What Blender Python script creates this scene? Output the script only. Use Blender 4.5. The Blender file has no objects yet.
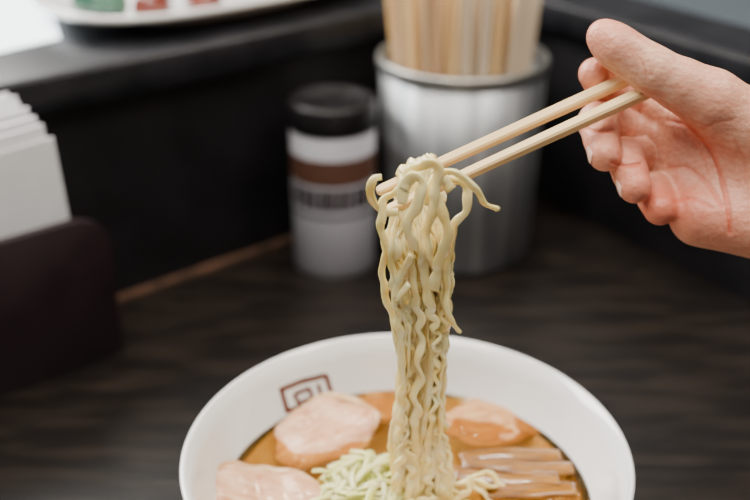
import bpy, bmesh, math, random
import numpy as np
from mathutils import Vector, Matrix
random.seed(11); np.random.seed(7)
C = bpy.context.scene.collection
F = 1060.0; TH = math.radians(26.5); CAMZ = 0.382
ST, CT = math.sin(TH), math.cos(TH)
FW = Vector((0, CT, -ST)); UP = Vector((0, ST, CT)); RT = Vector((1, 0, 0)); CAM = Vector((0, 0, CAMZ))
def ray(px, py): return FW + RT*((px-375)/F) + UP*(-(py-250)/F)
def PD(px, py, d): return CAM + ray(px, py)*d
def PZ(px, py, z):
    r = ray(px, py); return CAM + r*((z-CAMZ)/r.z)
def PY(px, py, y):
    r = ray(px, py); return CAM + r*(y/r.y)

# ---------------------------------------------------------------- materials
def mat(name, col, rough=.5, metal=0, col2=None, nscale=20, nstretch=(1,1,1), bump=0, bscale=None, sss=0, sssr=(1,.4,.2), sscale=.005, coat=0, spec=.5, emit=0, trans=0, detail=6, lo=.35, hi=.65, rot=0):
    m = bpy.data.materials.new(name); m.use_nodes = True
    nt = m.node_tree; b = nt.nodes['Principled BSDF']
    b.inputs['Base Color'].default_value = (*col, 1)
    b.inputs['Roughness'].default_value = rough
    b.inputs['Metallic'].default_value = metal
    b.inputs['Specular IOR Level'].default_value = spec
    b.inputs['Coat Weight'].default_value = coat
    b.inputs['Coat Roughness'].default_value = .08
    b.inputs['Transmission Weight'].default_value = trans
    if sss:
        b.inputs['Subsurface Weight'].default_value = sss
        b.inputs['Subsurface Radius'].default_value = sssr
        b.inputs['Subsurface Scale'].default_value = sscale
    if emit:
        b.inputs['Emission Color'].default_value = (*col, 1); b.inputs['Emission Strength'].default_value = emit
    if col2 or bump:
        tc = nt.nodes.new('ShaderNodeTexCoord'); mp = nt.nodes.new('ShaderNodeMapping')
        mp.inputs['Scale'].default_value = nstretch; mp.inputs['Rotation'].default_value = (0,0,rot)
        nt.links.new(tc.outputs['Object'], mp.inputs['Vector'])
    if col2:
        n = nt.nodes.new('ShaderNodeTexNoise'); n.inputs['Scale'].default_value = nscale; n.inputs['Detail'].default_value = detail
        r = nt.nodes.new('ShaderNodeValToRGB')
        r.color_ramp.elements[0].position = lo; r.color_ramp.elements[1].position = hi
        r.color_ramp.elements[0].color = (*col, 1); r.color_ramp.elements[1].color = (*col2, 1)
        nt.links.new(mp.outputs[0], n.inputs['Vector']); nt.links.new(n.outputs['Fac'], r.inputs[0]); nt.links.new(r.outputs[0], b.inputs['Base Color'])
    if bump:
        n2 = nt.nodes.new('ShaderNodeTexNoise'); n2.inputs['Scale'].default_value = bscale or nscale; n2.inputs['Detail'].default_value = 4
        bp = nt.nodes.new('ShaderNodeBump'); bp.inputs['Strength'].default_value = bump; bp.inputs['Distance'].default_value = .002
        nt.links.new(mp.outputs[0], n2.inputs['Vector']); nt.links.new(n2.outputs['Fac'], bp.inputs['Height']); nt.links.new(bp.outputs[0], b.inputs['Normal'])
    return m
M = {}
M['table'] = mat('dark_wood', (.0065,.005,.0045), .34, col2=(.030,.021,.016), nscale=16, nstretch=(1,4.5,1), bump=.10, bscale=60, rot=-.7, lo=.42, hi=.85, spec=.45, detail=10)
M['riser'] = mat('black_panel', (.004,.004,.005), .55, col2=(.009,.008,.010), nscale=25, spec=.3)
M['ledge'] = mat('black_lacquer', (.006,.007,.009), .34, col2=(.016,.016,.020), nscale=30, spec=.25)
M['seam'] = mat('brown_seam', (.18,.09,.055), .6, col2=(.06,.035,.022), nscale=60)
M['sheet'] = mat('white_sheet_glow', (.85,.95,1.0), .5, emit=1.6)  # emission stands in for strong light falling on the sheet
M['floor'] = mat('floor_grey', (.10,.09,.085), .6, col2=(.14,.13,.12), nscale=4)
M['rail'] = mat('grey_metal_rail', (.13,.16,.19), .4, metal=.6)
M['china'] = mat('white_glaze', (.90,.90,.90), .12, coat=.6, spec=.6)
M['mark'] = mat('brown_glaze_mark', (.15,.04,.022), .3)
M['noodle'] = mat('wet_noodle', (.98,.75,.29), .22, col2=(1.0,.85,.46), nscale=120, sss=.45, sssr=(1,.78,.36), sscale=.003, coat=.6)
M['menma'] = mat('bamboo_shoot', (.17,.060,.005), .25, col2=(.40,.17,.022), nscale=60, nstretch=(1,7,1), coat=.35)
M['leek'] = mat('shredded_leek', (.66,.70,.15), .3, col2=(.92,.90,.42), nscale=90, sss=.3, sssr=(.9,1,.4), coat=.3)
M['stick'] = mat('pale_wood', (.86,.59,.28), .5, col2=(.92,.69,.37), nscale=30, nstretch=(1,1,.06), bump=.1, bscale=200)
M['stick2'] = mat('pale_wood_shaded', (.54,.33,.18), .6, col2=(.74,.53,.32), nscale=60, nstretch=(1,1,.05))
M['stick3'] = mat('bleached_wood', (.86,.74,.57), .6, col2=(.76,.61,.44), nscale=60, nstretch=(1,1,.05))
M['steel'] = mat('brushed_steel', (.20,.215,.23), .42, metal=.88, col2=(.46,.47,.48), nscale=75, nstretch=(1,1,.02))
M['rim'] = mat('satin_steel_rim', (.42,.42,.40), .42, metal=.9)
M['blackplastic'] = mat('black_plastic', (.008,.007,.008), .4, spec=.3)
M['holder'] = mat('dark_lacquer_wood', (.014,.007,.009), .45, col2=(.022,.011,.014), nscale=30, spec=.35)
M['paper'] = mat('napkin_paper', (.80,.80,.83), .9, col2=(.76,.76,.79), nscale=80, bump=.1, bscale=200)
M['label'] = mat('can_label', (.60,.60,.67), .35, metal=.1)
M['labelbrown'] = mat('can_brown', (.11,.048,.03), .5)
M['labeldark'] = mat('can_print', (.05,.038,.042), .5)
M['tin'] = mat('tin', (.6,.6,.62), .3, metal=.9)
M['green'] = mat('green_piece', (.012,.085,.06), .2, col2=(.08,.20,.13), nscale=60, coat=.8)
M['red'] = mat('red_piece', (.13,.014,.010), .25, col2=(.25,.06,.03), nscale=60, coat=.8)
M['nail'] = mat('fingernail', (.88,.56,.45), .22, coat=.4, sss=.1, sscale=.002)
def ramp(nt, els):
    r = nt.nodes.new('ShaderNodeValToRGB'); cr = r.color_ramp
    while len(cr.elements) < len(els): cr.elements.new(.5)
    for e, (p, c) in zip(cr.elements, els): e.position = p; e.color = (*c, 1)
    return r
# broth: see-through amber liquid, slightly cloudy, with floating oil drops
m = bpy.data.materials.new('amber_broth'); m.use_nodes = True; M['broth'] = m
nt = m.node_tree; nt.nodes.remove(nt.nodes['Principled BSDF']); out = nt.nodes['Material Output']
tc = nt.nodes.new('ShaderNodeTexCoord')
n1 = nt.nodes.new('ShaderNodeTexNoise'); n1.inputs['Scale'].default_value = 30; n1.inputs['Detail'].default_value = 4; n1.inputs['Distortion'].default_value = .3
r1 = ramp(nt, [(.35,(.05,.05,.05)),(.72,(.20,.20,.20))])
vo = nt.nodes.new('ShaderNodeTexVoronoi'); vo.inputs['Scale'].default_value = 130; vo.inputs['Randomness'].default_value = 1
r2 = ramp(nt, [(.0,(.4,.4,.4)),(.28,(.4,.4,.4)),(.34,(1,1,1)),(.42,(0,0,0))])
bp = nt.nodes.new('ShaderNodeBump'); bp.inputs['Strength'].default_value = .3; bp.inputs['Distance'].default_value = .001
tr = nt.nodes.new('ShaderNodeBsdfTransparent'); tr.inputs[0].default_value = (.93,.76,.42,1)
df = nt.nodes.new('ShaderNodeBsdfDiffuse'); df.inputs[0].default_value = (.60,.33,.07,1)
gl = nt.nodes.new('ShaderNodeBsdfGlossy'); gl.inputs['Roughness'].default_value = .03
fr = nt.nodes.new('ShaderNodeFresnel'); fr.inputs[0].default_value = 1.34
m1 = nt.nodes.new('ShaderNodeMixShader'); m2 = nt.nodes.new('ShaderNodeMixShader')
for a_, b_ in ((tc.outputs['Object'], n1.inputs['Vector']), (tc.outputs['Object'], vo.inputs['Vector']), (n1.outputs['Fac'], r1.inputs[0]), (vo.outputs['Distance'], r2.inputs[0]), (r1.outputs[0], m1.inputs[0]), (tr.outputs[0], m1.inputs[1]), (df.outputs[0], m1.inputs[2]), (r2.outputs[0], bp.inputs['Height']), (bp.outputs[0], gl.inputs['Normal']), (fr.outputs[0], m2.inputs[0]), (m1.outputs[0], m2.inputs[1]), (gl.outputs[0], m2.inputs[2]), (m2.outputs[0], out.inputs[0])): nt.links.new(a_, b_)
def porkmat(name, lean, lean2, fat):
    m = mat(name, lean, .28, coat=.35, sss=.15, sssr=(1,.5,.3), sscale=.003); nt = m.node_tree; b = nt.nodes['Principled BSDF']; tc = nt.nodes.new('ShaderNodeTexCoord')
    mp = nt.nodes.new('ShaderNodeMapping'); mp.inputs['Scale'].default_value = (1,3.0,1); mp.inputs['Rotation'].default_value = (0,0,.5)
    n1 = nt.nodes.new('ShaderNodeTexNoise'); n1.inputs['Scale'].default_value = 40; n1.inputs['Detail'].default_value = 8; n1.inputs['Distortion'].default_value = 1.4
    r1 = ramp(nt, [(.34,lean2),(.46,lean),(.56,lean),(.66,fat)])
    n2 = nt.nodes.new('ShaderNodeTexNoise'); n2.inputs['Scale'].default_value = 160; bp = nt.nodes.new('ShaderNodeBump'); bp.inputs['Strength'].default_value = .7; bp.inputs['Distance'].default_value = .001
    for a_, b_ in ((tc.outputs['Object'], mp.inputs[0]), (mp.outputs[0], n1.inputs['Vector']), (n1.outputs['Fac'], r1.inputs[0]), (r1.outputs[0], b.inputs['Base Color']), (mp.outputs[0], n2.inputs['Vector']), (n2.outputs['Fac'], bp.inputs['Height']), (bp.outputs[0], b.inputs['Normal'])): nt.links.new(a_, b_)
    return m
M['pork'] = porkmat('braised_pork', (.78,.43,.25), (.58,.22,.10), (.90,.66,.42))
M['pork2'] = porkmat('braised_pork_amber', (.70,.34,.12), (.48,.17,.05), (.84,.55,.27))
M['fat'] = mat('pork_fat', (.86,.62,.36), .3, col2=(.58,.30,.11), nscale=60, coat=.4)

# ---------------------------------------------------------------- helpers
def obj(name, bm, m, parent=None, smooth=True):
    me = bpy.data.meshes.new(name); bm.normal_update(); bm.to_mesh(me); bm.free()
    if smooth:
        for p in me.polygons: p.use_smooth = True
    o = bpy.data.objects.new(name, me); C.objects.link(o)
    if m: me.materials.append(m)
    if parent: o.parent = parent; o.matrix_parent_inverse = Matrix.Identity(4)
    return o
def tag(o, label=None, cat=None, group=None, kind=None):
    if label: o['label'] = label
    if cat: o['category'] = cat
    if group: o['group'] = group
    if kind: o['kind'] = kind
    return o
def empty(name, loc, rotz=0):
    o = bpy.data.objects.new(name, None); C.objects.link(o); o.location = loc; o.rotation_euler = (0,0,rotz); o.empty_display_size = .02
    return o
def lathe(prof, seg=64, bm=None, closed=True):
    bm = bm or bmesh.new(); rings = []
    for r, z in prof:
        if r < 1e-6: rings.append([bm.verts.new((0,0,z))])
        else: rings.append([bm.verts.new((r*math.cos(2*math.pi*i/seg), r*math.sin(2*math.pi*i/seg), z)) for i in range(seg)])
    for a, b in zip(rings, rings[1:]):
        for i in range(seg):
            j = (i+1) % seg
            if len(a) == 1 and len(b) == 1: continue
            if len(a) == 1: bm.faces.new((a[0], b[j], b[i]))
            elif len(b) == 1: bm.faces.new((a[i], a[j], b[0]))
            else: bm.faces.new((a[i], a[j], b[j], b[i]))
    bmesh.ops.recalc_face_normals(bm, faces=bm.faces)
    return bm
def prism(poly, z0, z1, bev=0, bm=None):
    bm = bm or bmesh.new()
    lo = [bm.verts.new((x,y,z0)) for x,y in poly]; hi = [bm.verts.new((x,y,z1)) for x,y in poly]
    n = len(poly)
    fs = [bm.faces.new(lo[::-1]), bm.faces.new(hi)]
    for i in range(n): fs.append(bm.faces.new((lo[i], lo[(i+1)%n], hi[(i+1)%n], hi[i])))
    bmesh.ops.recalc_face_normals(bm, faces=bm.faces)
    if bev: bmesh.ops.bevel(bm, geom=[e for e in bm.edges], offset=bev, segments=2, affect='EDGES', profile=.5)
    return bm
def box(x0,x1,y0,y1,z0,z1,bev=0): return prism([(x0,y0),(x1,y0),(x1,y1),(x0,y1)], z0, z1, bev)
def catmull(pts, step=.0015):
    P = [Vector(p) for p in pts]; P = [P[0]*2-P[1]] + P + [P[-1]*2-P[-2]]
    out = []
    for i in range(1, len(P)-2):
        n = max(2, int((P[i+1]-P[i]).length/step))
        for k in range(n):
            t = k/n; a,b,c,d = P[i-1:i+3]
            out.append(.5*((2*b)+(c-a)*t+(2*a-5*b+4*c-d)*t*t+(3*b-a-3*c+d)*t**3))
    out.append(P[-2].copy()); return out
def sweep(pts, w, h, seg=8, twist=0, wob=0, bm=None, up0=Vector((0,-1,.1)), taper=None):
    bm = bm or bmesh.new(); n = len(pts); rings = []
    up = up0.normalized(); ph = random.random()*6
    for i, p in enumerate(pts):
        t = (pts[min(i+1,n-1)]-pts[max(i-1,0)])
        if t.length < 1e-9: t = Vector((0,0,1))
        t.normalize()
        up = (up - t*up.dot(t))
        if up.length < 1e-4: up = t.orthogonal()
        up.normalize(); sd = t.cross(up)
        a = twist*i; k = 1+wob*math.sin(i*.35+ph)+wob*.6*math.sin(i*.83+ph*2)
        if taper: k *= taper(i/(n-1))
        cu, cs = up*math.cos(a)+sd*math.sin(a), sd*math.cos(a)-up*math.sin(a)
        ring = []
        for q in range(seg):
            g = 2*math.pi*(q+.5)/seg; cx, sx = math.cos(g), math.sin(g)
            ex = math.copysign(abs(cx)**.7, cx); ey = math.copysign(abs(sx)**.7, sx)
            ring.append(bm.verts.new(p + cs*ex*w/2*k + cu*ey*h/2*k))
        rings.append(ring)
    for a, b in zip(rings, rings[1:]):
        for i in range(seg): bm.faces.new((a[i], a[(i+1)%seg], b[(i+1)%seg], b[i]))
    bm.faces.new(rings[0][::-1]); bm.faces.new(rings[-1])
    bmesh.ops.recalc_face_normals(bm, faces=bm.faces)
    return bm
def curl(pts, amp, lam=.013, amp2=None):
    ph, ph2, ph3 = random.random()*6.3, random.random()*6.3, random.random()*6.3; s = 0; out = []; n = len(pts); k1=random.uniform(.75,1.35)
    for i, p in enumerate(pts):
        t = (pts[min(i+1,n-1)]-pts[max(i-1,0)]).normalized()
        if i: s += (p-pts[i-1]).length
        a = t.cross(Vector((0,1,0)));
        if a.length < .2: a = t.cross(Vector((1,0,0)))
        a.normalize(); b = t.cross(a)
        e = min(1, i/6, (n-1-i)/6)
        m = max(.05, .55+.45*math.sin(s/.015+ph2)+.35*math.sin(s/.0063+ph3))
        w = 2*math.pi*s/(lam*k1) + 1.6*math.sin(s/.012+ph3)
        out.append(p + a*amp*e*m*math.sin(w+ph) + b*(amp2 or amp*.6)*e*m*math.sin(w*.77+ph2))
    return out

# ---------------------------------------------------------------- setting
A = math.radians(40); U = Vector((math.cos(A), math.sin(A), 0)); N = Vector((-math.sin(A), math.cos(A), 0))
T0 = .647
WD = Vector((.545,-.839,0)); WN = Vector((.839,.545,0)); C0 = .600
corner = Vector((.1077,.935,0))
def xy(v): return (v.x, v.y)
Lp = corner - U*1.3; Rp = corner + WD*1.3
tb = prism([xy(corner), xy(Lp), xy(Lp - N*.75), xy(Rp - WN*.1 - U*.1), xy(Rp)], -.035, 0)
o = obj('counter_table', tb, M['table'], smooth=False)
tag(o, 'dark wood grained counter table top under the ramen bowl', 'table')
def strip(p, q, nrm, d0, d1, z0, z1, bev=0):
    return prism([xy(p+nrm*d0), xy(q+nrm*d0), xy(q+nrm*d1), xy(p+nrm*d1)], z0, z1, bev)
tag(obj('wall_back', strip(Lp, corner+U*.02, N, 0.0005, .03, -.73, .152), M['riser'], smooth=False), 'low black panel rising behind the table to the ledge', kind='structure')
tag(obj('wall_right', strip(corner, Rp, WN, 0.0005, .03, -.73, .152), M['riser'], smooth=False), 'low black panel on the right side of the table', kind='structure')
tag(obj('trim_1', strip(Lp, corner-U*.01, N, -.005, 0, 0, .003), M['seam'], smooth=False), 'thin brown seam strip between table and back panel', kind='structure')
d0, d1 = -.011, .36
def isect(a, b):
    m = Matrix(((N.x,N.y),(WN.x,WN.y))).inverted(); v = m @ Vector((a,b)); return Vector((v.x,v.y,0))
ci = isect(T0+d0, C0+d0); co = isect(T0+d1, C0+.055)
Li, Lo = ci-U*1.3, co-U*1.3; Ri, Ro = ci+WD*1.3, co+WD*1.6
lb = prism([xy(Li), xy(ci), xy(Ri), xy(Ro), xy(co), xy(Lo)], .1525, .18, .004)
tag(obj('ledge', lb, M['ledge']), 'black lacquered ledge running round the top of the panels', 'ledge', kind='structure')
tag(obj('trim_2', strip(co, Ro, WN, .0005, .30, .150, .1795), M['rail'], smooth=False), 'grey metallic strip beyond the right ledge', kind='structure')
fb = box(-2.5,2.5,-2,2.8,-.78,-.735)
tag(obj('floor', fb, M['floor'], smooth=False), kind='structure')
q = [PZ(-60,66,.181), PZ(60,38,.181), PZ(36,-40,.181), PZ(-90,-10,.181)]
tag(obj('glowing_sheet', prism([xy(v) for v in q], .1805, .1815), M['sheet'], smooth=False), 'white sheet with an added glow lying on the ledge left of the white plate', 'sheet')

# ---------------------------------------------------------------- bowl
BX, BY = .0145, .399; BS = .985
bowl = empty('ramen_bowl', (BX, BY, 0)); tag(bowl, 'large white glazed bowl of ramen in the foreground', 'bowl')
prof = [(0,.006),(.036,.006),(.038,.0),(.042,.0),(.0435,.010),(.060,.017),(.078,.032),(.092,.053),(.1005,.069),(.1052,.0785),(.1055,.0805),(.1045,.0815),(.1028,.0810),(.0985,.0715),(.0950,.0635),(.0878,.052),(.074,.036),(.050,.021),(.020,.016),(0,.0155)]
obj('bowl_body', lathe([(r*BS, z*BS) for r, z in prof], 128), M['china'], bowl)
inner = [(r*BS, z*BS) for r, z in [(.1028,.0810),(.0985,.0715),(.0950,.0635),(.0878,.052),(.074,.036)]]
def r_in(z):
    for (r1,z1),(r2,z2) in zip(inner, inner[1:]):
        if z2 <= z <= z1: return r2+(r1-r2)*(z-z2)/(z1-z2)
    return .0
def hit(px, py):
    r = ray(px, py)
    for k in range(3000):
        t = .40+.0001*k; p = CAM+r*t
        if .045 < p.z < .0797 and p.y > BY:
            rad = math.hypot(p.x-BX, p.y-BY)
            if rad >= r_in(p.z)-.0005: return Vector((p.x-BX, p.y-BY, p.z))
    return None
mb = bmesh.new()
strokes = [((281,388),(288,413),5),((280,390),(305,380),5),((303,381),(327,375),5),((326,375),(331,392),5),((287,411),(302,406),4.5),((294,394),(299,404),4),((295,394),(310,388),4),((309,388),(313,398),4),((299,403),(312,398),4),((318,384),(321,395),4)]
for (a, b, w) in strokes:
    a, b = Vector(a), Vector(b); d = (b-a).normalized(); nn = Vector((-d.y, d.x))*w/2; prev = None
    for k in range(9):
        p = a+(b-a)*k/8; h1, h2 = hit(*(p+nn)), hit(*(p-nn))
        if h1 is None or h2 is None: prev=None; continue
        v = (mb.verts.new(h1), mb.verts.new(h2))
        if prev: mb.faces.new((prev[0], prev[1], v[1], v[0]))
        prev = v
tag(obj('maker_mark', mb, M['mark'], bowl, smooth=False), 'brown square brush mark on the inner wall')
ZB = .0535
rb_ = r_in(ZB)-.0003
bb = lathe([(0,ZB),(.03,ZB),(.06,ZB),(rb_-.0012,ZB),(rb_-.0002,ZB+.0004),(r_in(.0495)-.0006,.0495),(.0725,.0362),(.049,.0215),(.0195,.0166),(.0,.0162)], 128)
br = obj('broth', bb, M['broth']); br.location = (BX, BY, 0); tag(br, 'clear amber soup broth with oil drops filling the white bowl', 'soup')

# toppings
def slab(rx, ry, th, dome=.003, seed=0, wav=.08, rip=1.0):
    rnd = random.Random(seed); ph = [rnd.random()*6.3 for _ in range(4)]
    bm = bmesh.new(); NR, NS = 12, 64
    def R(a): return 1+wav*math.sin(2*a+ph[0])+wav*.7*math.sin(3*a+ph[1])+wav*.4*math.sin(5*a+ph[2])+wav*.25*math.sin(9*a+ph[3])
    def H(x, y): return rip*(.0012*math.sin(x*150+ph[3]+y*60)+.0008*math.sin(y*230+ph[1])+.0003*math.sin(x*420+y*300))
    top, bot = [], []
    ct = bm.verts.new((0,0,th/2+dome+H(0,0))); cb = bm.verts.new((0,0,-th/2))
    for i in range(1, NR+1):
        f = (i/NR)**.8; rt, rb = [], []
        for j in range(NS):
            a = 2*math.pi*j/NS; x, y = rx*f*R(a)*math.cos(a), ry*f*R(a)*math.sin(a)
            e = math.sqrt(max(0, 1-f**10))
            rt.append(bm.verts.new((x,y, th/2*e+dome*(1-f*f)+H(x,y)))); rb.append(bm.verts.new((x*.98,y*.98,-th/2*e+H(x,y)*.4)) )
        top.append(rt); bot.append(rb)
    for j in range(NS):
        k = (j+1)%NS
        bm.faces.new((ct, top[0][j], top[0][k])); bm.faces.new((cb, bot[0][k], bot[0][j]))
        for i in range(NR-1):
            bm.faces.new((top[i][j], top[i+1][j], top[i+1][k], top[i][k])); bm.faces.new((bot[i][k], bot[i+1][k], bot[i+1][j], bot[i][j]))
        bm.faces.new((top[-1][j], bot[-1][j], bot[-1][k], top[-1][k]))
    bmesh.ops.recalc_face_normals(bm, faces=bm.faces)
    return bm, (R, H)
def pork(px, py, rx, ry, rz, tilt, seed, label, z=.0555, m='pork', fa=(.15,.95), th=.0038, rip=1.1):
    c = PZ(px, py, z); e = empty('pork_slice', c, rz); e.rotation_euler = (tilt[0], tilt[1], rz)
    tag(e, label, 'meat', 'braised pork slices in the bowl')
    bm, (R, H) = slab(rx, ry, th, dome=.0006, seed=seed, wav=.085, rip=rip); obj('meat', bm, M[m], e)
    pts = []
    for i in range(33):
        a = math.pi*(fa[0]+(fa[1]-fa[0])*i/32); x, y = rx*.97*R(a)*math.cos(a), ry*.97*R(a)*math.sin(a); pts.append(Vector((x, y, H(x,y)+.0004)))
    obj('fat_edge', sweep(pts, .0048, .0042, seg=10, wob=.15, up0=Vector((0,0,1)), taper=lambda t: .35+.65*math.sin(math.pi*t)), M['fat'], e)
pork(324, 432, .0265, .0225, .5, (.20,-.14), 3, 'pink round pork slice below the brown mark, behind the shredded leek', .0540, fa=(-.2,.6))
pork(266, 496, .027, .0205, -.25, (.09,.06), 8, 'pork slice nearest the left edge of the bowl, lowest in the soup', .0535, fa=(.2,1.0))
pork(494, 422, .0310, .0200, .1, (.02,.04), 15, 'amber pork slice under the soup surface to the right of the lifted noodles', .0512, m='pork2', fa=(.1,.8), rip=.9)
pork(388, 410, .0200, .0130, .2, (.03,.0), 21, 'amber pork slice under the soup surface behind the lifted noodles', .0490, m='pork2', fa=(.1,.9))
for i, (px, py, ln, rz, z) in enumerate([(510,457,.050,.05,.0542),(517,467,.054,-.03,.0554),(506,478,.050,-.09,.0552),(528,491,.046,.07,.0542)]):
    c = PZ(px, py, z); pts = [Vector((-ln/2+ln*k/20, .0014*math.sin(k*.25+i), .0006*math.sin(k*.2+i*2))) for k in range(21)]
    o = obj('bamboo_shoot', sweep(pts, .0092, .0034, seg=14, wob=.06, up0=Vector((0,0,1))), M['menma']); o.location = c; o.rotation_euler = (.10,.03*(i-1.5),rz)
    tag(o, ['brown bamboo shoot strip farthest back, touching the amber pork slice', 'brown bamboo shoot strip second from the back of its row of four', 'brown bamboo shoot strip third from the back of its row of four', 'brown bamboo shoot strip nearest the viewer'][i], 'bamboo shoot', 'bamboo shoot strips')
lk = bmesh.new(); lc = PZ(380, 489, .055)
for i in range(150):
    r = math.sqrt(random.random()); a = random.random()*6.3; th = random.gauss(.5, .9)
    zz = .053+.016*(1-r**2)*random.uniform(.5,1)
    p = Vector((lc.x+r*.027*math.cos(a), lc.y+r*.021*math.sin(a), zz)); L = random.uniform(.014,.026)
    d = Vector((math.cos(th), math.sin(th), random.uniform(-.2,.2))); q = d.cross(Vector((0,0,1)))*random.uniform(-.005,.005)
    sweep(catmull([p-d*L/2-Vector((0,0,.002)), p-d*L/6+q*.8+Vector((0,0,.001)), p+d*L/5+q*.5+Vector((0,0,.001)), p+d*L/2-Vector((0,0,.002))], .002), random.uniform(.0024,.0046), .0009, seg=6, twist=random.uniform(-.08,.08), bm=lk, up0=Vector((random.uniform(-.5,.5),random.uniform(-.6,.3),1)), taper=lambda t: 1-.35*t)
tag(obj('shredded_leek', lk, M['leek']), 'heap of pale green shredded leek in front of the lifted noodles', 'vegetable', kind='stuff')

# ---------------------------------------------------------------- chopsticks in use
def stick(p, q, w0, w1, name, m, roll=.5):
    d = (q-p); L = d.length; z = d.normalized(); x = z.cross(Vector((0,0,1))).normalized(); y = z.cross(x)
    bm = bmesh.new(); rings = []
    for k, (t, s) in enumerate([(0,.55),(.006,.85),(.02,1),(.5,1),(.99,1),(1,.9)]):
        w = (w0+(w1-w0)*t)/2*s; b = w*.35; pr = [(w,w-b),(w-b,w),(-w+b,w),(-w,w-b),(-w,-w+b),(-w+b,-w),(w-b,-w),(w,-w+b)]
        rings.append([bm.verts.new((cx*math.cos(roll)-cy*math.sin(roll), cx*math.sin(roll)+cy*math.cos(roll), t*L)) for cx, cy in pr])
    for a, b in zip(rings, rings[1:]):
        for i in range(8): bm.faces.new((a[i], a[(i+1)%8], b[(i+1)%8], b[i]))
    bm.faces.new(rings[0][::-1]); bm.faces.new(rings[-1]); bmesh.ops.recalc_face_normals(bm, faces=bm.faces)
    o = obj(name, bm, m, smooth=False)
    o.matrix_world = Matrix(((x.x,y.x,z.x,p.x),(x.y,y.y,z.y,p.y),(x.z,y.z,z.z,p.z),(0,0,0,1)))
    return o
s1a, s1b = PY(377,192,.404), PD(656,66,.463)
s2a, s2b = PY(386,211,.394), PD(668,82,.456)
tag(stick(s1a, s1b, .0040, .0053, 'chopstick', M['stick']), 'upper pale wooden chopstick held under the thumb, with noodles draped over it', 'chopstick', 'pair of chopsticks in the hand')
tag(stick(s2a, s2b, .0038, .0056, 'chopstick', M['stick'], .35), 'lower pale wooden chopstick of the pair lifting the noodles', 'chopstick', 'pair of chopsticks in the hand')

# ---------------------------------------------------------------- noodles
def lerp_tab(tab, z):
    for (z1,v1),(z2,v2) in zip(tab, tab[1:]):
        if z1 <= z <= z2: return v1+(v2-v1)*(z-z1)/(z2-z1)
    return tab[-1][1] if z > tab[-1][0] else tab[0][1]
XC = [(.045,.0236),(.075,.0222),(.10,.0190),(.12,.0188),(.1435,.0205),(.17,.0200),(.195,.0188),(.215,.0190)]
WW = [(.045,.018),(.06,.0130),(.10,.0107),(.13,.0092),(.16,.0102),(.185,.0120),(.20,.0135),(.215,.013)]
def leg(a, yo, zs, jit=.0009):
    ph = random.random()*6.3; fr = random.uniform(18,40); am = random.uniform(.05,.35)
    return [Vector((lerp_tab(XC,z)+max(-1.1,min(1.1,a+am*math.sin(z*fr*2+ph)))*lerp_tab(WW,z)+random.uniform(-jit,jit), .399+yo*(1 if z>.1 else .9)+.002*math.sin(z*fr+ph)+random.uniform(-jit,jit), z)) for z in zs]
ZS = [.047,.060,.075,.090,.105,.120,.135,.150,.165,.180,.191]
ngroup = 'noodle strands hanging in the lifted bundle'
nlabel = 'pale yellow wavy noodle strand in the lifted bundle hanging from the chopsticks'
NL = 24
def noodle(pts, label=nlabel, group=ngroup, amp=.0013, w=None, h=None, lam=.013, twist=.02):
    w = w or random.uniform(.0034,.0048); h = h or random.uniform(.0015,.0020)
    o = obj('ramen_noodle', sweep(curl(catmull(pts, .001), amp, lam), w, h, seg=10, twist=random.uniform(-twist,twist), wob=.13), M['noodle'])
    tag(o, label, 'noodle', group); return o
for i in range(NL):
    a = -1+2*i/(NL-1); fr = .080+.115*i/(NL-1)+random.uniform(-.01,.01)
    a1 = a*.95+random.uniform(-.12,.12); a2 = (random.uniform(-.95,.95)+a)*.6
    lay = random.choice([-.0110,-.0090,-.0065,-.0040]); cr = s1a.lerp(s1b, fr)
    up = random.uniform(.0030,.0060)*(1 if i < 16 else .7); sh = random.uniform(-.003,.003)
    f = leg(a1, lay, ZS); b = leg(a2, -.001+.003*(i%3), ZS)
    if i % 7 == 2: b = b[random.randint(3,6):]
    pts = f + [Vector((cr.x-.001+sh, cr.y-.010, cr.z-.006)), Vector((cr.x+sh*.5, cr.y-.005, cr.z+up*.6)), Vector((cr.x, cr.y+.001, cr.z+up)), Vector((cr.x+.001, cr.y+.008, cr.z-.005))] + b[::-1]
    noodle(pts, amp=random.choice([.0005,.0008,.0012,.0015,.0019]), lam=random.uniform(.008,.016))
def pxs(l, y): return [PY(a, b, y+.0015*math.sin(i*1.3)) for i, (a, b) in enumerate(l)]
noodle(pxs([(406,186),(394,192),(384,204),(380,222),(386,245),(383,270),(385,295),(393,318),(397,345),(404,370),(402,400),(398,430),(400,470),(396,492)], .389), 'stray noodle strand hanging outside the left edge of the bundle', None, amp=.0007, w=.0034)
noodle(pxs([(398,212),(384,212),(374,203),(370,190),(374,179),(381,177)], .388), 'short noodle end curled round the tip of the chopsticks', None, amp=.0003, w=.0032)
noodle(pxs([(425,205),(432,184),(446,172),(462,176),(475,190),(486,203),(497,209)], .384), 'noodle end sticking out to the right below the lower chopstick', None, amp=.0005, w=.0036)
noodle(pxs([(438,178),(456,180),(469,191),(466,208),(456,222),(452,238),(447,262),(448,285),(446,305),(452,322),(459,331)], .386), 'noodle looping at the right edge of the bundle with a loose end halfway down', None, amp=.0007, w=.0036)
noodle(pxs([(404,190),(412,172),(427,162),(438,172),(434,200),(428,230),(430,260)], .383), 'noodle crossing the front of the bundle just under the crest', None, amp=.0008)
noodle(pxs([(412,255),(399,280),(397,298),(409,284)], .385), 'small noodle loop bulging from the left side of the bundle', None, amp=.0003, w=.0032)
noodle(pxs([(402,204),(404,186),(413,176),(422,184),(418,204),(408,222),(414,250)], .382), 'noodle folded over the left front of the crest', None, amp=.0006)
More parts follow.
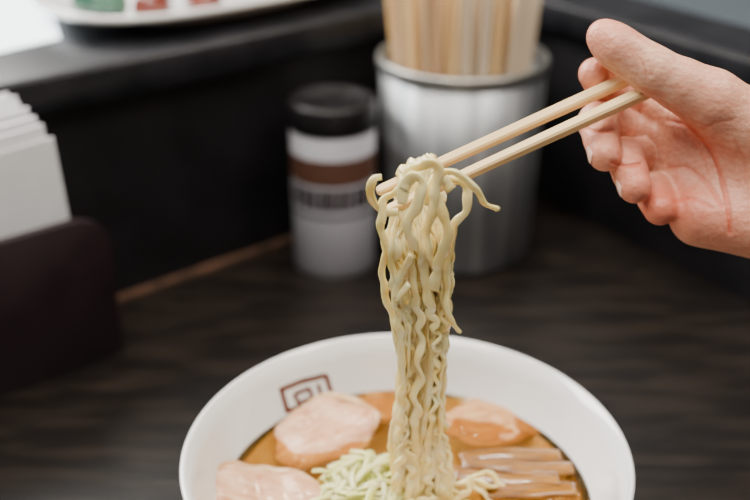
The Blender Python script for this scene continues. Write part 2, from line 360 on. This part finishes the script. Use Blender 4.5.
noodle(pxs([(452,190),(444,182),(434,190),(442,212),(448,235),(438,262),(434,290)], .382), 'noodle folded over the right front of the crest', None, amp=.0006)
for i in range(12):
    c = PZ(random.uniform(410,480), random.uniform(478,520), .057); a = random.uniform(-.8,.8); L = random.uniform(.02,.035); d = Vector((math.cos(a), math.sin(a), 0)); q = Vector((-d.y, d.x, 0))*random.uniform(-.01,.01)
    noodle([c-d*L/2-Vector((0,0,.004)), c+q*.5+Vector((0,0,.002)), c+q+d*L*.2+Vector((0,0,.003)), c+d*L/2-Vector((0,0,.004))], 'noodle strand lying in the soup at the foot of the lifted bundle', 'noodles lying in the soup', amp=.0014)

# ---------------------------------------------------------------- hand (signed-distance surface, one continuous mesh)
HD = .460
def H(px, py, z):   # camera-axis millimetres
    D = HD*1000 - z
    return np.array([(px-375)/F*D, -(py-250)/F*D, z])
J = dict(
 th=[H(603,36,9), H(618,48,10), H(654,71,11), H(710,100,8), H(800,150,2)],
 ix=[H(595,74,-5), H(606,86,-16), H(642,98,-34), H(690,124,-16)],
 md=[H(605,155,1), H(598,122,-9), H(630,124,-35), H(684,154,-18)],
 rg=[H(635,187,3), H(625,157,-8), H(648,156,-33), H(688,188,-16)],
 pk=[H(660,209,-2), H(651,190,-13), H(664,192,-30), H(702,216,-12)])
RR = dict(th=[6.9,8.4,9.4,12.6,16], ix=[7.3,8.4,9.0,10.5], md=[7.2,8.5,9.0,11], rg=[7.2,8.4,9,11], pk=[7.2,7.8,8.2,11])
h = .85
lo = np.array([H(570,270,0)[0], H(570,330,0)[1]-8, -50.]); 
hi = np.array([H(575,0,0)[0]+330, H(0,0,0)[1]+4, 34.])
nx, ny, nz = [int(v) for v in np.ceil((hi-lo)/h)]
gx = (lo[0]+h*np.arange(nx)).astype(np.float32)[:,None,None]; gy = (lo[1]+h*np.arange(ny)).astype(np.float32)[None,:,None]; gz = (lo[2]+h*np.arange(nz)).astype(np.float32)[None,None,:]
def cap(a, ra, b, rb):
    d = b-a; L2 = float(d@d)
    t = np.clip(((gx-a[0])*d[0]+(gy-a[1])*d[1]+(gz-a[2])*d[2])/L2, 0, 1)
    return np.sqrt((gx-a[0]-t*d[0])**2+(gy-a[1]-t*d[1])**2+(gz-a[2]-t*d[2])**2) - (ra+(rb-ra)*t)
def smin(a, b, k):
    hh = np.clip(.5+.5*(b-a)/k, 0, 1); return b+(a-b)*hh-k*hh*(1-hh)
def chain(ps, rs, k=2.5):
    f = None
    for i in range(len(ps)-1):
        mid = (ps[i]+ps[i+1])/2; rm = (rs[i]+rs[i+1])/2*.955
        for c in (cap(ps[i], rs[i], mid, rm), cap(mid, rm, ps[i+1], rs[i+1])):
            f = c if f is None else smin(f, c, k)
    return f
palm = cap(J['ix'][3], 11, H(800,150,-6), 15)
for key, base in (('md', H(800,165,-8)), ('rg', H(800,185,-8)), ('pk', H(800,205,-5))):
    palm = smin(palm, cap(J[key][3], 11.5, base, 15), 9)
palm = smin(palm, cap(H(700,216,-6), 12.5, H(800,230,0), 18), 8)        # hypothenar
palm = smin(palm, cap(H(722,114,4), 13.5, H(800,150,5), 19), 8)      # thenar
palm = smin(palm, cap(H(730,170,-12), 14, H(800,185,-5), 20), 12)      # palm centre
palm = smin(palm, cap(H(800,185,-4), 22, H(870,185,-5), 22), 14)
palm = smin(palm, cap(H(850,177,-5), 22, H(1010,165,-14), 30), 12)
palm = smin(palm, cap(H(1010,165,-14), 30, H(1250,130,-30), 40), 12)
fing = None
for key in ('ix','md','rg','pk'):
    c = chain(J[key], RR[key]); fing = c if fing is None else smin(fing, c, .4)
fieldv = smin(palm, fing, 4)
fieldv = smin(fieldv, chain(J['th'], RR['th'], 5), 2.4)
def nets(Fv):
    acc = np.zeros((Fv.shape[0]-1, Fv.shape[1]-1, Fv.shape[2]-1, 3), np.float32); cnt = np.zeros(acc.shape[:3], np.float32)
    sl = lambda o, n: slice(o, n-1+o)
    crn = [(i,j,k) for i in (0,1) for j in (0,1) for k in (0,1)]
    for a in crn:
        for ax in range(3):
            if a[ax]: continue
            b = list(a); b[ax] = 1
            Fa = Fv[sl(a[0],Fv.shape[0]), sl(a[1],Fv.shape[1]), sl(a[2],Fv.shape[2])]; Fb = Fv[sl(b[0],Fv.shape[0]), sl(b[1],Fv.shape[1]), sl(b[2],Fv.shape[2])]
            m = (Fa < 0) != (Fb < 0)
            den = np.where(m, Fa-Fb, 1); t = np.where(m, Fa/den, 0)
            for c in range(3): acc[...,c] += m*(a[c] + (t if c == ax else 0))
            cnt += m
    act = cnt > 0; idx = -np.ones(cnt.shape, int); idx[act] = np.arange(act.sum())
    V = (np.argwhere(act) + acc[act]/cnt[act][:,None])*h + lo
    faces = []
    S = Fv < 0
    for ax in range(3):
        o1, o2 = [(1,2),(2,0),(0,1)][ax]
        s0 = [slice(None)]*3; s1 = [slice(None)]*3; s0[ax] = slice(0,-1); s1[ax] = slice(1,None)
        ch = S[tuple(s0)] != S[tuple(s1)]
        e = np.argwhere(ch)
        e = e[(e[:,o1]>0)&(e[:,o2]>0)&(e[:,o1]<Fv.shape[o1]-1)&(e[:,o2]<Fv.shape[o2]-1)]
        q = []
        for (da, db) in ((-1,-1),(0,-1),(0,0),(-1,0)):
            c = e.copy(); c[:,o1] += da; c[:,o2] += db; q.append(idx[c[:,0],c[:,1],c[:,2]])
        q = np.stack(q,1); fl = ~S[e[:,0],e[:,1],e[:,2]]; q[fl] = q[fl][:,::-1]; faces.append(q)
    return V, np.concatenate(faces)
V, FQ = nets(fieldv)
E = np.concatenate([FQ[:,[0,1]],FQ[:,[1,2]],FQ[:,[2,3]],FQ[:,[3,0]]]); E = np.concatenate([E, E[:,::-1]])
lab = np.arange(len(V))
while True:
    nl = lab.copy(); np.minimum.at(nl, E[:,0], lab[E[:,1]]); nl = nl[nl]
    if (nl == lab).all(): break
    lab = nl
u_, c_ = np.unique(lab, return_counts=True); keep = lab == u_[c_.argmax()]
remap = np.cumsum(keep)-1; FQ = remap[FQ[keep[FQ[:,0]]]]; V = V[keep]
E = np.concatenate([FQ[:,[0,1]],FQ[:,[1,2]],FQ[:,[2,3]],FQ[:,[3,0]]]); E = np.concatenate([E, E[:,::-1]])
deg = np.maximum(np.bincount(E[:,0], minlength=len(V)),1)[:,None]
def lap(V, f=.6):
    s = np.stack([np.bincount(E[:,0], weights=V[E[:,1],c], minlength=len(V)) for c in range(3)],1)/deg
    return V*(1-f)+s*f
for it in range(3): V = lap(V)
D = HD*1000 - V[:,2]; vpx = V[:,0]/D*F+375; vpy = 250-V[:,1]/D*F
def seg_d(px, py, a, b):
    ax, ay = a; bx, by = b; t = np.clip(((px-ax)*(bx-ax)+(py-ay)*(by-ay))/((bx-ax)**2+(by-ay)**2), 0, 1)
    return np.hypot(px-ax-t*(bx-ax), py-ay-t*(by-ay))
def smooth_line(pl):
    p = catmull([(a,b,0) for a,b in pl], 4); return [(v.x,v.y) for v in p]
crs = [([(668,120),(688,126),(706,144),(720,172),(728,206),(730,232)], 1.3, 2.0), ([(668,168),(688,168),(708,184),(722,206)], 1.0, 1.9), ([(674,202),(692,198),(712,208)], .7, 1.8),
       ([(584,128),(598,132),(613,130)], 1.2, 1.5), ([(611,162),(626,166),(641,164)], 1.2, 1.5), ([(638,86),(650,92),(664,96)],.6,1.6), ([(634,50),(643,64),(647,79)],.7,1.5), ([(640,50),(648,62),(652,76)],.5,1.3), ([(628,48),(635,60),(638,74)],.35,1.3),
       ([(704,128),(718,122),(732,120)], .5, 1.8), ([(735,140),(744,160),(746,185)], .4, 1.8), ([(586,114),(598,117),(612,115)], .6, 1.3), ([(692,140),(704,160),(708,180)],.35,1.6)]
cre = np.zeros(len(V))
for pl, s, w_ in crs:
    pl = smooth_line(pl); dd = np.min([seg_d(vpx, vpy, a, b) for a, b in zip(pl, pl[1:])], 0); cre = np.maximum(cre, s*np.exp(-(dd/w_)**2))
front = V[:,2] > -20
V[:,2] -= np.where(front, cre*.9, 0)
V = lap(V, .2)
tips = np.array([J[k][0] for k in J])
dt = np.min(np.linalg.norm(V[:,None,:]-tips[None], axis=2), 1)
red = np.clip(1.1-dt/20, 0, 1)*.65 + cre*.5*front
for c, r, s in ((H(670,150,4), 18, .42), (H(705,220,8), 20, .42), (H(712,100,18), 16, .28), (H(640,215,0),12,.3), (H(760,240,14),22,.3), (H(735,160,6),18,.22)):
    red += s*np.exp(-(np.linalg.norm(V-c, axis=1)/r)**2)
org = PD(700,150,HD)
Wd = np.array([CAM + RT*float(v[0]/1000) + UP*float(v[1]/1000) + FW*float(HD - v[2]/1000) - org for v in V])
me = bpy.data.meshes.new('person'); me.from_pydata(Wd.tolist(), [], FQ.tolist()); me.update()
at = me.attributes.new('red', 'FLOAT', 'POINT'); at.data.foreach_set('value', np.clip(red,0,1).astype(np.float32))
bm = bmesh.new(); bm.from_mesh(me); bmesh.ops.recalc_face_normals(bm, faces=bm.faces); bm.to_mesh(me); bm.free()
for p in me.polygons: p.use_smooth = True
person = bpy.data.objects.new('person', me); C.objects.link(person); person.location = org
tag(person, 'bare right hand with palm towards the viewer, holding the chopsticks between thumb and fingers', 'hand')
sk = mat('skin', (.70,.40,.29), .40, bump=.28, bscale=420, sss=.14, sssr=(1,.35,.2), sscale=.004)
nt = sk.node_tree; b = nt.nodes['Principled BSDF']; an = nt.nodes.new('ShaderNodeAttribute'); an.attribute_name = 'red'
nz_ = nt.nodes.new('ShaderNodeTexNoise'); nz_.inputs['Scale'].default_value = 55; nz_.inputs['Detail'].default_value = 6
rr_ = ramp(nt, [(.3,(.88,.53,.38)),(.7,(.73,.34,.22))])
mx = nt.nodes.new('ShaderNodeMix'); mx.data_type = 'RGBA'; mx.inputs[7].default_value = (.66,.16,.09,1)
nt.links.new(nz_.outputs['Fac'], rr_.inputs[0]); nt.links.new(rr_.outputs[0], mx.inputs[6]); nt.links.new(an.outputs['Fac'], mx.inputs[0]); nt.links.new(mx.outputs[2], b.inputs['Base Color'])
me.materials.append(sk)
def nail(p, d, n, L, Wn, r):
    d = Vector(d).normalized(); n = Vector(n); n = (n-d*n.dot(d)).normalized(); s = d.cross(n); bm = bmesh.new(); g = []
    for i in range(9):
        row = []
        for j in range(9):
            u, v = -1+i/4, -1+j/4; uu, vv = u*math.sqrt(1-v*v/2), v*math.sqrt(1-u*u/2)
            ang = vv*Wn/r; q = Vector(p.tolist()) + d*(uu*L-1.5) + (s*math.sin(ang)+n*math.cos(ang))*(r+.3-.9*max(abs(uu),abs(vv))**3)
            row.append(bm.verts.new(CAM + RT*(q.x/1000)+UP*(q.y/1000)+FW*(HD-q.z/1000)-org))
        g.append(row)
    for i in range(8):
        for j in range(8): bm.faces.new((g[i][j], g[i+1][j], g[i+1][j+1], g[i][j+1]))
    bmesh.ops.recalc_face_normals(bm, faces=bm.faces)
    return obj('fingernail', bm, M['nail'], person)
nail(J['th'][0], J['th'][0]-J['th'][1], (.1,.8,.35), 5.2, 4.8, 6.9)
nail(J['ix'][0], J['ix'][0]-J['ix'][1], (-.9,.2,.15), 4.8, 4.5, 7.3)
nail(J['md'][0], J['md'][0]-J['md'][1], (-.9,-.1,.05), 4.8, 4.5, 7.2)
nail(J['rg'][0], J['rg'][0]-J['rg'][1], (-.9,-.3,.05), 4.8, 4.5, 7.2)

# ---------------------------------------------------------------- chopstick holder
hc = Vector((.0665,.782,0))
hold = empty('chopstick_holder', hc); tag(hold, 'brushed steel cylinder holding disposable chopsticks behind the noodles', 'holder')
obj('cylinder_body', lathe([(0,0),(.0575,0),(.0590,.002),(.0633,.149),(.0610,.149),(.0575,.006),(0,.006)], 96), M['steel'], hold)
obj('rim', lathe([(.0632,.1485),(.0645,.149),(.0651,.1505),(.0652,.1555),(.0645,.1572),(.0635,.1577),(.0618,.1572),(.0610,.155),(.0610,.1485),(.0632,.1485)], 96), M['rim'], hold)
def pairmesh():
    w, d, L = .0034, .0017, .215; g = .0004
    poly = [(-w,-d+g),(-w+g,-d),(-g*1.5,-d),(0,-d+.0014),(g*1.5,-d),(w-g,-d),(w,-d+g),(w,d-g),(w-g,d),(g*1.5,d),(0,d-.0014),(-g*1.5,d),(-w+g,d),(-w,d-g)]
    return prism(poly, 0, L, 0)
protos = []; cands = []
for iy in range(-8, 9):
    for ix in range(-7, 8):
        x = ix*.0084+(iy%2)*.0042; y = iy*.0060
        if math.hypot(x, y) < .041: cands.append((x, y))
for i, (x, y) in enumerate(cands):
    if i < 3: 
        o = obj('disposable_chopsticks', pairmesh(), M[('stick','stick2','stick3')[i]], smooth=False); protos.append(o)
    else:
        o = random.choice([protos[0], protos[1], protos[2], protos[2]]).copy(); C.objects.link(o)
    o.location = hc + Vector((x, y, .0075+random.uniform(0,.004)))
    k_ = max(.1, 1 - math.hypot(x, y)/.044)
    o.rotation_euler = (-y*2.3 + random.uniform(-.02,.02)-.10*k_*random.uniform(-1,1), x*2.4 + random.uniform(-.02,.02)+.14*k_*random.uniform(-1,1), random.uniform(-.8,.8))
    tag(o, 'joined pair of pale disposable wooden chopsticks standing in the steel cylinder', 'chopsticks', 'disposable chopsticks in the steel cylinder')

# ---------------------------------------------------------------- seasoning can
cc = Vector((-.0317,.748,0)); can = empty('seasoning_can', cc); tag(can, 'pale labelled seasoning can with black lid left of the steel cylinder', 'can')
R_ = .0318
obj('can_body', lathe([(0,0),(R_-.001,0),(R_,.001),(R_,.114),(R_-.001,.116),(0,.116)], 72), M['label'], can)
obj('lid', lathe([(R_+.0005,.1135),(R_+.0012,.116),(R_+.0012,.131),(R_-.0005,.1345),(R_-.004,.1350),(R_-.006,.1325),(0,.1325)], 72), M['blackplastic'], can)
def arcband(z0, z1, a0, a1, rr, bm):
    n = max(2, int((a1-a0)/.06)); prev = None
    for i in range(n+1):
        a = a0+(a1-a0)*i/n; v = (bm.verts.new((rr*math.cos(a), rr*math.sin(a), z0)), bm.verts.new((rr*math.cos(a), rr*math.sin(a), z1)))
        if prev: bm.faces.new((prev[0], v[0], v[1], prev[1]))
        prev = v
b1 = bmesh.new(); arcband(.076,.096,-math.pi*.98,math.pi*.98,R_+.0003,b1); obj('brown_band', b1, M['labelbrown'], can)
for nm, rows in (('title_lettering', ((.0565,.017,11,1),)), ('small_lettering', ((.049,.003,22,1),))):
    b2 = bmesh.new()
    for z, hh, spans, dens in rows:
        a = -math.pi*.88
        for i in range(spans):
            wv = math.pi*.76/spans
            arcband(z, z+hh, a+i*wv, a+i*wv+wv*random.uniform(.75,.92), R_+.0003, b2)
    obj(nm, b2, M['labeldark'], can)
b3 = bmesh.new(); arcband(.001,.005,-math.pi,math.pi,R_+.0004,b3); obj('bottom_seam', b3, M['tin'], can)

# ---------------------------------------------------------------- napkin holder and napkins
pc = Vector((-.170,.614,0)); nh = empty('napkin_holder', pc, A); tag(nh, 'dark lacquered napkin holder with rounded plate at the left edge of the table', 'napkin holder')
def plate(L, Hh, th, r):
    pts = [(0,0),(0,Hh-r)] + [(-r+r*math.cos(a), Hh-r+r*math.sin(a)) for a in [math.pi/2*i/8 for i in range(1,9)]] + [(-L+r-r*math.sin(a), Hh-r+r*math.cos(a)) for a in [math.pi/2*i/8 for i in range(0,9)]] + [(-L,0)]
    bm = prism(pts, 0, th, .0008)
    bmesh.ops.rotate(bm, cent=(0,0,0), matrix=Matrix.Rotation(math.pi/2,3,'X'), verts=bm.verts)
    return bm
a_ = obj('front_plate', plate(.150,.103,.006,.024), M['holder'], nh); a_.location = (0,.006,.0)
a_ = obj('back_plate', plate(.150,.060,.006,.024), M['holder'], nh); a_.location = (0,.056,.0)
obj('base', box(-.146,-.004,.0062,.0498,0,.006,.0008), M['holder'], nh)
def napmesh(L, Hh, th, seed):
    bm = bmesh.new(); n = 10; m_ = 12; fr, bk = [], []
    for i in range(n+1):
        fr.append([]); bk.append([])
        for j in range(m_+1):
            x = -L*i/n; z = Hh*j/m_; o_ = .0005*math.sin(j*.5+seed)*(j/m_)+.0003*math.sin(i*.9+seed*2)
            fr[-1].append(bm.verts.new((x, o_, z))); bk[-1].append(bm.verts.new((x, o_+th, z)))
    for i in range(n):
        for j in range(m_):
            bm.faces.new((fr[i][j],fr[i+1][j],fr[i+1][j+1],fr[i][j+1])); bm.faces.new((bk[i][j],bk[i][j+1],bk[i+1][j+1],bk[i+1][j]))
    for i in range(n):
        bm.faces.new((fr[i][m_],fr[i+1][m_],bk[i+1][m_],bk[i][m_])); bm.faces.new((fr[i][0],bk[i][0],bk[i+1][0],fr[i+1][0]))
    for j in range(m_):
        bm.faces.new((fr[0][j],fr[0][j+1],bk[0][j+1],bk[0][j])); bm.faces.new((fr[n][j],bk[n][j],bk[n][j+1],fr[n][j+1]))
    bmesh.ops.recalc_face_normals(bm, faces=bm.faces); return bm
hs = [.150,.158,.153,.162,.158,.166,.162,.168,.165,.170,.167,.171]
for i in range(12):
    o = obj('paper_napkin', napmesh(.125, hs[i], .0020, i*1.7), M['paper'], smooth=False)
    loc = pc + U*(-.018-.0008*i+random.uniform(-.0012,.0012)) + N*(.0095+.0033*i); o.location = (loc.x, loc.y, .0065); o.rotation_euler = (0, -.05+random.uniform(-.01,.01), A+random.uniform(-.006,.006))
    tag(o, 'folded white paper napkin standing in the dark holder', 'napkin', 'stack of paper napkins in the holder')

# ---------------------------------------------------------------- plate on the ledge
pl_c = U*.447 + N*.732
pe = bmesh.new(); lathe([(0,.004),(.6,.004),(.72,.006),(.97,.0130),(1.0,.0140),(1.0,.0190),(.965,.0185),(.72,.0085),(.6,.0065),(0,.0065)], 96, pe)
lathe([(.50,.0045),(.50,0),(.56,0),(.58,.0050)], 96, pe)
for v in pe.verts:
    r = math.hypot(v.co.x, v.co.y); 
    if r > 1e-6:
        a = math.atan2(v.co.y, v.co.x); q = (abs(math.cos(a))**3+abs(math.sin(a))**3)**(-1/3)
        v.co.x *= .140*q; v.co.y *= .080*q
po = obj('serving_plate', pe, M['china']); po.location = (pl_c.x, pl_c.y, .1805); po.rotation_euler = (0,0,A)
tag(po, 'white oblong plate with coloured pieces on the black ledge', 'plate')
for i, (px, py, r, m, lab) in enumerate([(98,3,.022,'green','rounded green piece on the left of the white plate'),(154,3,.018,'red','dark red piece in the middle of the white plate'),(203,-2,.017,'red','reddish brown piece on the right of the white plate'),(130,-36,.017,'green','green piece at the back of the white plate')]):
    bm, _ = slab(r, r*.75, r*.7, dome=r*.6, seed=30+i); c = PZ(px, py, .199)
    o = obj('sweet', bm, M[m]); o.location = (c.x, c.y, .1805+.0075+r*.38); o.rotation_euler = (0,0,i*1.1); tag(o, lab, 'sweet', 'coloured pieces on the plate')

# ---------------------------------------------------------------- lights, world, camera
def area(name, loc, tgt, size, power, col, size_y=None):
    l = bpy.data.lights.new(name, 'AREA'); l.energy = power; l.color = col; l.size = size
    if size_y: l.shape = 'RECTANGLE'; l.size_y = size_y
    o = bpy.data.objects.new(name, l); C.objects.link(o); o.location = loc
    o.rotation_euler = (Vector(tgt)-Vector(loc)).to_track_quat('-Z','Y').to_euler(); return o
area('window_light', (-.75,1.05,.85), (0,.45,.1), .8, 28, (1.0,.98,.94), .6)
area('overhead_fill', (-.20,.15,1.25), (0,.45,.05), .7, 17, (1.0,.93,.82))  # unseen soft fill added overhead, warm
area('lamp_a', (.10,.95,1.25), (.02,.5,.05), .10, 4.5, (1,.90,.76))
area('lamp_b', (-.45,.75,1.25), (.02,.5,.05), .10, 4.5, (1,.90,.76))
area('lamp_c', (.55,.35,1.1), (.1,.45,.15), .30, 6.5, (1,.92,.82))
area('sheen_fill', (.30,1.45,.98), (.03,.4,.05), .22, .7, (1,.97,.92), .06)  # unseen light added at the mirror angle for sheen on broth and table
w = bpy.data.worlds.new('world'); bpy.context.scene.world = w; w.use_nodes = True
w.node_tree.nodes['Background'].inputs[0].default_value = (.95,.93,.93,1); w.node_tree.nodes['Background'].inputs[1].default_value = .17
cd = bpy.data.cameras.new('camera'); cam = bpy.data.objects.new('camera', cd); C.objects.link(cam)
cam.location = CAM; cam.rotation_euler = (math.pi/2-TH, 0, 0); cd.sensor_width = 36; cd.lens = F/750*36; cd.clip_start = .01
cd.dof.use_dof = True; cd.dof.focus_distance = .438; cd.dof.aperture_fstop = 4.6
bpy.context.scene.camera = cam
